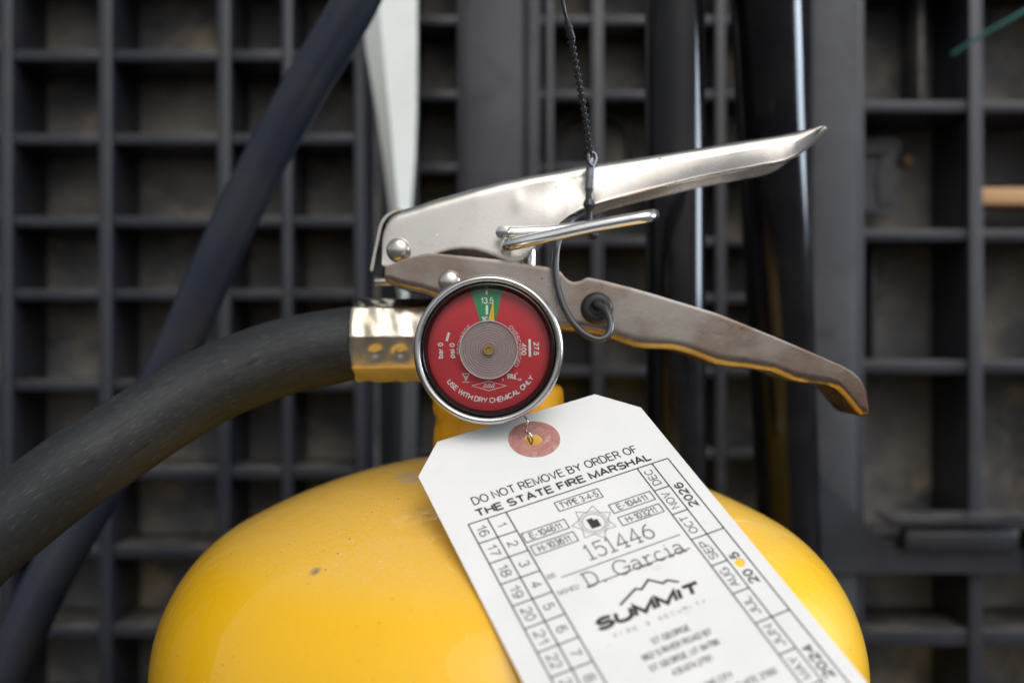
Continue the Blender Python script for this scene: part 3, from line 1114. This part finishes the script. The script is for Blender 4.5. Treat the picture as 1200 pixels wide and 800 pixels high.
g.build('dial_print', M['print_white'], ROOT_G, smooth=False)

# needle
pn = dial_at(.0009)
pn2 = dial_at(.0006)
tri = [(578.2, 350.5), (579.6, 383.6), (570.6, 382.4)]
vv = [pn(*p) for p in tri] + [pn2(*p) for p in tri]
mesh('needle', vv, [(0, 1, 2), (3, 5, 4), (0, 3, 4, 1), (1, 4, 5, 2), (2, 5, 3, 0)], M['needle'], ROOT_G, smooth=False)

# clear hub with turned rings, and the window
prof = []
nr = 9
for i in range(nr):
    r0 = 33.4 - i * 2.9
    for t, hh in ((0, .0002), (.25, .0009), (.5, .0013), (.75, .0009)):
        prof.append(((r0 - t * 2.9) * sd, 
                     .0012 + hh * .24 + .00006 * i))
prof = [(33.8 * sd, .00095), (33.8 * sd, .0014)] + prof + [(6.2 * sd, .0018)]
G().add(*lathe(dc, (0, -1, 0), prof, 128)).build('clear_hub', M['clear_ring'], ROOT_G, angle=60)
g = G().add(*lathe(dc, (0, -1, 0), [(33.2 * sd, .0011), (33.2 * sd, .0022), (34.0 * sd, .0022), (34.0 * sd, .0011)], 128))
g.build('hub_rim', M['print_white'], ROOT_G)
v, f = lathe(dc, (0, -1, 0), [(6.2 * sd, .0004), (6.2 * sd, .0030), (5.4 * sd, .0034), (3.9 * sd, .0034), (3.4 * sd, .0028), (3.2 * sd, .0008), (0, .0008)], 40)
mesh('hub_pin', v, f, M['brass'], ROOT_G)
prof = [(0, .0016), (20 * u_, .0016), (50 * u_, .0017), (68 * u_, .0018), (72.2 * u_, .0021), (73.6 * u_, .0030)]
G().add(*lathe(gc, back, prof, 128)).build('window', M['clear'], ROOT_G)

# ------------------------------------------------------------------ pull pin
pp = [(593.5, 287, 292), (593.5, 287.5, 283), (594, 287.5, 277), (599, 286.6, 273.2), (610, 284, 271.6), (640, 277.6, 270.4), (690, 266.5, 268.6), (730, 259, 267.2), (755, 254.8, 266.6), (763.5, 253.0, 268.6),
      (765.5, 252.0, 272.5), (762, 252.5, 276.4), (745, 255.5, 278.2), (700, 263.2, 279.0), (650, 270.5, 279.2), (620, 272.2, 279.0), (604, 272.6, 278.4), (592, 272.4, 277.2), (587.6, 272.2, 274.6)]
sp = spline(pp, 7)
ps = [P(*q) for q in sp]
PIN = G().add(*tube(ps, .00172, 24)).build('pull_pin', M['chrome'])
tag_it(PIN, 'bright steel pull pin loop through the upper lever', 'pull pin')

# ------------------------------------------------------------------ tamper seal: beaded strap
SEAL = thing('tamper_seal', 'black plastic tamper seal with beaded tail looped over the levers', 'tamper seal', P(692, 240, 280))
tl = [(640, -190, 262), (650, -80, 264), (659, 0, 266), (667, 34, 268), (676, 84, 270), (684, 126, 272), (690, 164, 274), (693.5, 184, 276)]
sp = spline(tl, 10)
ps = [P(*q) for q in sp]
g = G().add(*tube(ps, [.0006 if q[1] < 10 else .0005 for q in sp], 10))
# the bead of the plain stem, then cone beads down to the lever
dense = spline(tl, 60)
acc, last = 0, None
nb = 0
for q in dense:
    p = P(*q)
    if last is not None:
        acc += (p - last).length
    if q[1] > 34 and acc > .00172 and q[1] < 181:
        d_ = (p - last).normalized()
        g.add(*lathe(p, d_, [(.0004, -.0008), (.00112, -.0006), (.0010, -.0001), (.00048, .0008)], 14))
        acc = 0
        nb += 1
    last = p
g.build('beaded_tail', M['strap'], SEAL)
g = G().add(*tube([P(*q) for q in spline([(664, 24, 267.5), (668, 36, 268), (671, 46, 268.6)], 6)], .0009, 12))
g.build('stem', M['strap'], SEAL)
# band over the lever's flank
band = [(695, 186, 290), (694, 182.5, 283.5), (693.2, 186, 281.2), (692, 202, 280.4), (690.8, 220, 280), (690.2, 236, 280.4)]
g = G().add(*tube([P(*q) for q in spline(band, 8)], [.0013 if i < 34 else .0011 for i in range(41)], 16, flat=.7))
g.build('band', M['seal_wire'], SEAL)
rp_ = [P(693.6 + 4.4 * math.cos(rad(a_)), 186 - 7.5 * math.sin(rad(a_)), 279.6 + 1.0 * math.cos(rad(a_))) for a_ in range(0, 361, 18)]
G().add(*tube(rp_, .00050, 12)).build('ring', M['seal_wire'], SEAL)
v, f = lathe(P(690.4, 234, 279.6), (0, 0, -1), [(0, 0), (.0012, 0), (.0017, .0010), (.0018, .0016), (.0012, .0025), (.0009, .0035), (.0010, .0065), (0, .0066)], 24)
mesh('collar', v, f, M['strap'], SEAL)
v, f = lathe(P(695.6, 268.5, 276.4), (0, 0, -1), [(0, 0), (.0010, .0002), (.0013, .0012), (.0014, .0018), (.0009, .0027), (0, .0029)], 24)
mesh('seal_end', v, f, M['black'], SEAL)
loop = [(684, 250, 290), (676, 254, 286), (667, 261, 282), (659, 272, 279.4), (653, 288, 277.6), (651, 308, 276.4), (653, 332, 275), (660, 357, 273.6), (671, 377, 272.6), (685, 391, 271.8), (700, 397.5, 271.6), (711, 394, 272), (715.5, 383, 273),
        (714, 371, 274.2), (709, 362, 275.6), (703, 358.5, 277), (698, 358, 279.5)]
g = G().add(*tube([P(*q) for q in spline(loop, 8)], .00098, 16))
g.build('wire_loop', M['loop'], SEAL)
pr = [(0, .0012), (.0018, .0012), (.0022, .0016), (.0034, .0017), (.0042, .0012), (.0046, .0003), (.0046, -.001)]
v, f = lathe(P(699.5, 361, 281), (0, -1, 0), pr, 48)
mesh('plug', v, f, M['black'], SEAL)
v, f = lathe(P(700, 357.5, 279.6), (0, -1, 0), [(0, .0026), (.0008, .0026), (.0013, .0012), (.0016, 0)], 20)
mesh('plug_nib', v, f, M['strap'], SEAL)

# ------------------------------------------------------------------ inspection tag
SC = 251.0 / 256.0 / 1000
TR = ((0.91533, -0.40266, 0.00652), (0.25007, 0.55562, -0.79294), (0.31566, 0.72743, 0.60926))
TT = (5.49919, -25.37651, 256.0)


def tp(u, v_, n_=0.0):
    """point of the tag: u across, v up the tag, n above the paper, millimetres"""
    X_, Y_, Z_ = (TR[i][0] * u + TR[i][1] * v_ + TT[i] for i in range(3))
    nn = (-.0065, -.6093, .7929)
    return Vector((X_ * SC + nn[0] * n_ / 1000, Z_ * SC - DA + nn[1] * n_ / 1000, Y_ * SC + H + nn[2] * n_ / 1000))


TAG = thing('inspection_tag', 'white paper inspection tag wired below the gauge, printed in black', 'tag', tp(0, 0))
HW, HT, CH, TY = 31.6, 22.9, 9.9, 9.5
BOT = -112.0
outl = [(-HT, TY), (HT, TY), (HW, TY - CH), (HW, BOT), (-HW, BOT), (-HW, TY - CH)]


def circ(cx_, cy_, r_, n_=40):
    return [(cx_ + r_ * math.cos(2 * math.pi * i / n_), cy_ + r_ * math.sin(2 * math.pi * i / n_)) for i in range(n_)]


def plate(outline, holes, n0, n1):
    """flat sheet with holes and thickness"""
    c = bpy.data.curves.new('sheet', 'CURVE')
    c.dimensions = '2D'
    c.fill_mode = 'BOTH'
    for pts_ in [outline] + holes:
        sp_ = c.splines.new('POLY')
        sp_.points.add(len(pts_) - 1)
        for q, p in zip(sp_.points, pts_):
            q.co = (p[0], p[1], 0, 1)
        sp_.use_cyclic_u = True
    ob = bpy.data.objects.new('sheet', c)
    COL.objects.link(ob)
    bpy.context.view_layer.update()
    me = ob.to_mesh()
    top = [tuple(v_.co[:2]) for v_ in me.vertices]
    fc = [tuple(p.vertices) for p in me.polygons]
    ob.to_mesh_clear()
    bpy.data.objects.remove(ob)
    bpy.data.curves.remove(c)
    g_ = G()
    g_.add([tp(a, b_, n1) for a, b_ in top], fc)
    g_.add([tp(a, b_, n0) for a, b_ in top], fc)
    for pts_ in [outline] + holes:
        m_ = len(pts_)
        g_.add([tp(a, b_, n1) for a, b_ in pts_] + [tp(a, b_, n0) for a, b_ in pts_], [(i, (i + 1) % m_, m_ + (i + 1) % m_, m_ + i) for i in range(m_)])
    return g_


PUNCH = (25.69, -55.73)
plate(outl, [circ(.1, 0, 2.25), circ(PUNCH[0], PUNCH[1], 1.25, 28)], -.22, 0).build('paper', M['paper'], TAG, smooth=False)
plate(circ(.35, .1, 6.7, 64), [circ(.1, 0, 2.3)], .005, .12).build('reinforcement_ring', M['ring'], TAG, smooth=False)
ink = lambda a, b_, k_=0: tp(a, b_, .035 + k_ * .003)

g = G()
put_text(g, 'DO NOT REMOVE BY ORDER OF', -22.6, -15.1, 45.4, 2.75, ink, 0, .125)
g.build('heading_line', M['ink_thin'], TAG, smooth=False)
g = G()
put_text(g, 'THE STATE FIRE MARSHAL', -23.3, -19.0, 47.8, 2.6, ink, 0, .20)
g.build('bold_heading_line', M['ink'], TAG, smooth=False)

# date columns
X0, CW, Y0, RH = -26.11, 4.838, -20.11, 6.4135
R0, W1, W2, RH2 = 19.30, 4.267, 4.605, 8.458
g = G()
lw = .33
put_line(g, [(X0, Y0), (R0 + W1 + W2, Y0)], lw, ink)
for q in range(3):
    put_line(g, [(X0 + CW * q, Y0), (X0 + CW * q, BOT + 6)], lw, ink)
for q in range(1, 14):
    put_line(g, [(X0, Y0 - RH * q), (X0 + 2 * CW, Y0 - RH * q)], lw, ink)
for q in (0, W1, W1 + W2):
    put_line(g, [(R0 + q, Y0), (R0 + q, BOT + 6)], lw, ink)
for q in range(1, 11):
    put_line(g, [(R0, Y0 - RH2 * q), (R0 + W1 + (W2 if q % 3 == 0 else 0), Y0 - RH2 * q)], lw, ink)
g.build('date_grid', M['ink_thin'], TAG, smooth=False)
g, g2 = G(), G()
for q in range(13):
    t = str(16 + q)
    put_text(g, t, X0 + CW * .5, Y0 - RH * (q + .5), 3.5, 2.5, ink, -90, .11, True)
    t = str(1 + q)
    put_text(g2, t, X0 + CW * 1.5, Y0 - RH * (q + .5), 1.65 if len(t) == 1 and t != '1' else (1.0 if t == '1' else 3.5), 2.5, ink, -90, .11, True)
g.build('late_day_lettering', M['ink_thin'], TAG, smooth=False)
g2.build('day_lettering', M['ink_thin'], TAG, smooth=False)
g = G()
for q, t in enumerate(['DEC', 'NOV', 'OCT', 'SEP', 'AUG', 'JUL', 'JUN', 'MAY', 'APR', 'MAR']):
    put_text(g, t, R0 + W1 * .46, Y0 - RH2 * (q + .5), 5.6 if t != 'JUL' else 5.0, 2.2, ink, 90, .115, True)
g.build('month_lettering', M['ink_thin'], TAG, smooth=False)
g = G()
for t, c in (('2026', -32.7), ('2024', -83.8)):
    put_text(g, t, R0 + W1 + W2 * .47, c, 8.6, 2.4, ink, 90, .19, True)
put_text(g, '20', R0 + W1 + W2 * .47, -59.9, 4.1, 2.4, ink, 90, .19, True)
put_text(g, '5', R0 + W1 + W2 * .47, -53.45, 1.85, 2.4, ink, 90, .19, True)
g.build('year_lettering', M['ink'], TAG, smooth=False)

# form boxes, lines and small captions
g = G()
for t, a, b_, c, d, w_, x_ in (('TYPE 3-4-5', -4.66, 7.05, -22.15, -25.17, 10.2, 1.25), ('E-104411', 6.9, 18.2, -28.15, -31.05, 8.2, 12.6), ('H-103211', 6.98, 18.15, -32.6, -35.3, 8.2, 12.6),
                               ('E-104611', -15.9, -4.8, -27.8, -30.75, 8.2, -10.3), ('H-103611', -15.55, -4.6, -32.1, -35.05, 8.2, -10.1)):
    put_line(g, [(a, c), (b_, c), (b_, d), (a, d)], .26, ink, True)
    put_text(g, t, x_, (c + d) / 2, w_, 2.0, ink, 0, .13, True, gap=.16)
put_line(g, [(-12.99, -43.07), (17.75, -43.07)], .24, ink)
put_line(g, [(-8.93, -47.68), (17.73, -47.5)], .28, ink)
put_text(g, 'BE', -15.8, -42.4, 2.1, 1.25, ink, 0, .11)
put_text(g, 'SIGNED', -15.65, -47.35, 5.2, 1.25, ink, 0, .11)
g.build('form_boxes', M['ink_thin'], TAG, smooth=False)

# star emblem with the dark state outline in its middle
g = G()
SX, SY = 1.15, -31.6
for r0, r1, wd in ((2.7, 2.7, .16),):
    put_line(g, [(SX + r0 * math.cos(rad(a)), SY + r0 * math.sin(rad(a))) for a in range(0, 360, 15)], wd, ink, True)
rot = 14
star = []
for i in range(14):
    a = rot + i * 360 / 14
    r_ = 5.3 if i % 2 == 0 else 3.5
    star.append((SX + r_ * math.cos(rad(a)), SY + r_ * math.sin(rad(a))))
put_line(g, star, .17, ink, True)
for i in range(56):
    a = i * 360 / 56
    put_line(g, [(SX + 2.95 * math.cos(rad(a)), SY + 2.95 * math.sin(rad(a))), (SX + 3.75 * math.cos(rad(a)), SY + 3.75 * math.sin(rad(a)))], .1, ink)
g.build('star_emblem', M['stamp'], TAG, smooth=False)
g = G()
st = [(-1.25, 1.5), (.25, 1.5), (.25, .75), (1.25, .75), (1.25, -1.6), (-1.25, -1.6)]
g.add([ink(SX + a, SY + b_) for a, b_ in st], [(0, 1, 2, 5), (2, 3, 4, 5)])
g.build('state_outline', M['logo'], TAG, smooth=False)

# stamped number and signature: slab serif strokes, units of cap height
SL = {
    '1': (.42, [[(.06, .82), (.22, 1), (.22, 0)], [(.02, 0), (.42, 0)]]),
    '5': (.6, [[(.54, 1), (.12, 1), (.09, .56)] + el(.28, .33, .28, .33, 130, -150), [(.54, 1), (.54, .93)]]),
    '4': (.66, [[(.46, 0), (.46, 1), (.02, .3), (.64, .3)], [(.30, 0), (.62, 0)]]),
    '6': (.62, [[(.52, .98), (.32, .88), (.14, .66), (.04, .36)], el(.31, .31, .28, .31, 0, 360, 22)]),
    'D': (.80, [[(.14, 0), (.14, 1)], [(0, 0), (.36, 0)] + el(.36, .5, .38, .5, -90, 90) + [(0, 1)]]),
    '.': (.2, [[(.08, 0), (.08, .07), (.14, .07), (.14, 0), (.08, 0)]]),
    'G': (.86, [el(.44, .5, .42, .52, 42, 340, 22) + [(.80, .42)], [(.52, .42), (.92, .42)], [(.79, .92), (.79, .70)]]),
    'a': (.60, [el(.27, .46, .21, .22, 150, 0) + [(.48, .08), (.56, 0), (.62, .04)], el(.25, .19, .21, .19, 20, 380, 18)]),
    'r': (.52, [[(.14, 0), (.14, .66), (.02, .66)], [(0, 0), (.32, 0)], [(.14, .42), (.24, .60), (.38, .67), (.50, .60)]]),
    'c': (.54, [el(.29, .33, .26, .34, 50, 320, 16)]),
    'i': (.34, [[(.04, .66), (.17, .66), (.17, 0)], [(.02, 0), (.33, 0)], [(.15, .88), (.19, .93)]]),
    ' ': (.36, []),
}


def stamp(g_, txt, x0, y0, width, cap, lw_):
    tot = sum(SL[c][0] + .12 for c in txt) - .12
    k_ = width / tot
    x = x0
    for c in txt:
        for stroke in SL[c][1]:
            put_line(g_, [(x + a * k_, y0 + b_ * cap) for a, b_ in stroke], lw_, ink)
        x += (SL[c][0] + .12) * k_


g = G()
stamp(g, '151446', -4.9, -41.3, 17.4, 4.3, .42)
stamp(g, 'D. Garcia', -8.9, -47.95, 25.4, 3.9, .40)
g.build('stamped_lettering', M['stamp'], TAG, smooth=False)

# company lettering with the mountain line
g = G()
put_text(g, 'SUMMIT', -12.3, -59.35, 25.9, 3.35, ink, 0, .28, shear=.24, gap=.17)
put_line(g, [(-4.6, -55.0), (.6, -52.5), (1.7, -53.2), (4.43, -51.5), (6.9, -53.7), (8.2, -53.3), (10.3, -54.8)], .55, ink)
g.build('company_lettering', M['logo'], TAG, smooth=False)
g = G()
x = -9.6
for c in 'FIRE & SECURITY':
    if c != ' ':
        put_text(g, c, x, -62.05, .2 if c == 'I' else .95, 1.05, ink, 0, .12)
    x += 1.54
g.build('tagline_lettering', M['stamp'], TAG, smooth=False)
g = G()
for t, x_, y_, w_ in (('ST GEORGE', -3.1, -66.65, 9.2), ('862 S RIVER ROAD B7', -6.9, -69.4, 16.6), ('ST GEORGE, UT 84790', -6.75, -72.2, 16.6), ('435.674.2791', -3.1, -74.9, 9.4),
                      ('SALT LAKE CITY', -3.6, -80.0, 11.6), ('4375 W 1980 S, SUITE 2100', -6.6, -82.8, 23.2), ('SALT LAKE CITY, UT 84104', -6.4, -85.6, 19.2)):
    put_text(g, t, x_, y_, w_, 1.5, ink, 0, .15)
g.build('address_lettering', M['ink_thin'], TAG, smooth=False)

# wire from the gauge to the tag hole
a, b_ = tp(.3, 1.5, 0), tp(.2, .4, -1.5)
wp = [P(608, 470, 258), P(614, 486, 252.6), P(618.5, 494, 250.0), tp(-.6, 3.2, .9), tp(-.2, 2.2, .7), tp(0, 1.4, .2), tp(.2, .9, -1.2), tp(.0, 2.2, -2.6), P(606, 480, 260)]
g = G().add(*tube([Vector(q) for q in spline(wp, 8)], .00024, 10))
o = g.build('hanger_wire', M['chrome'])
tag_it(o, 'thin twisted steel wire from the gauge to the tag hole', 'wire')
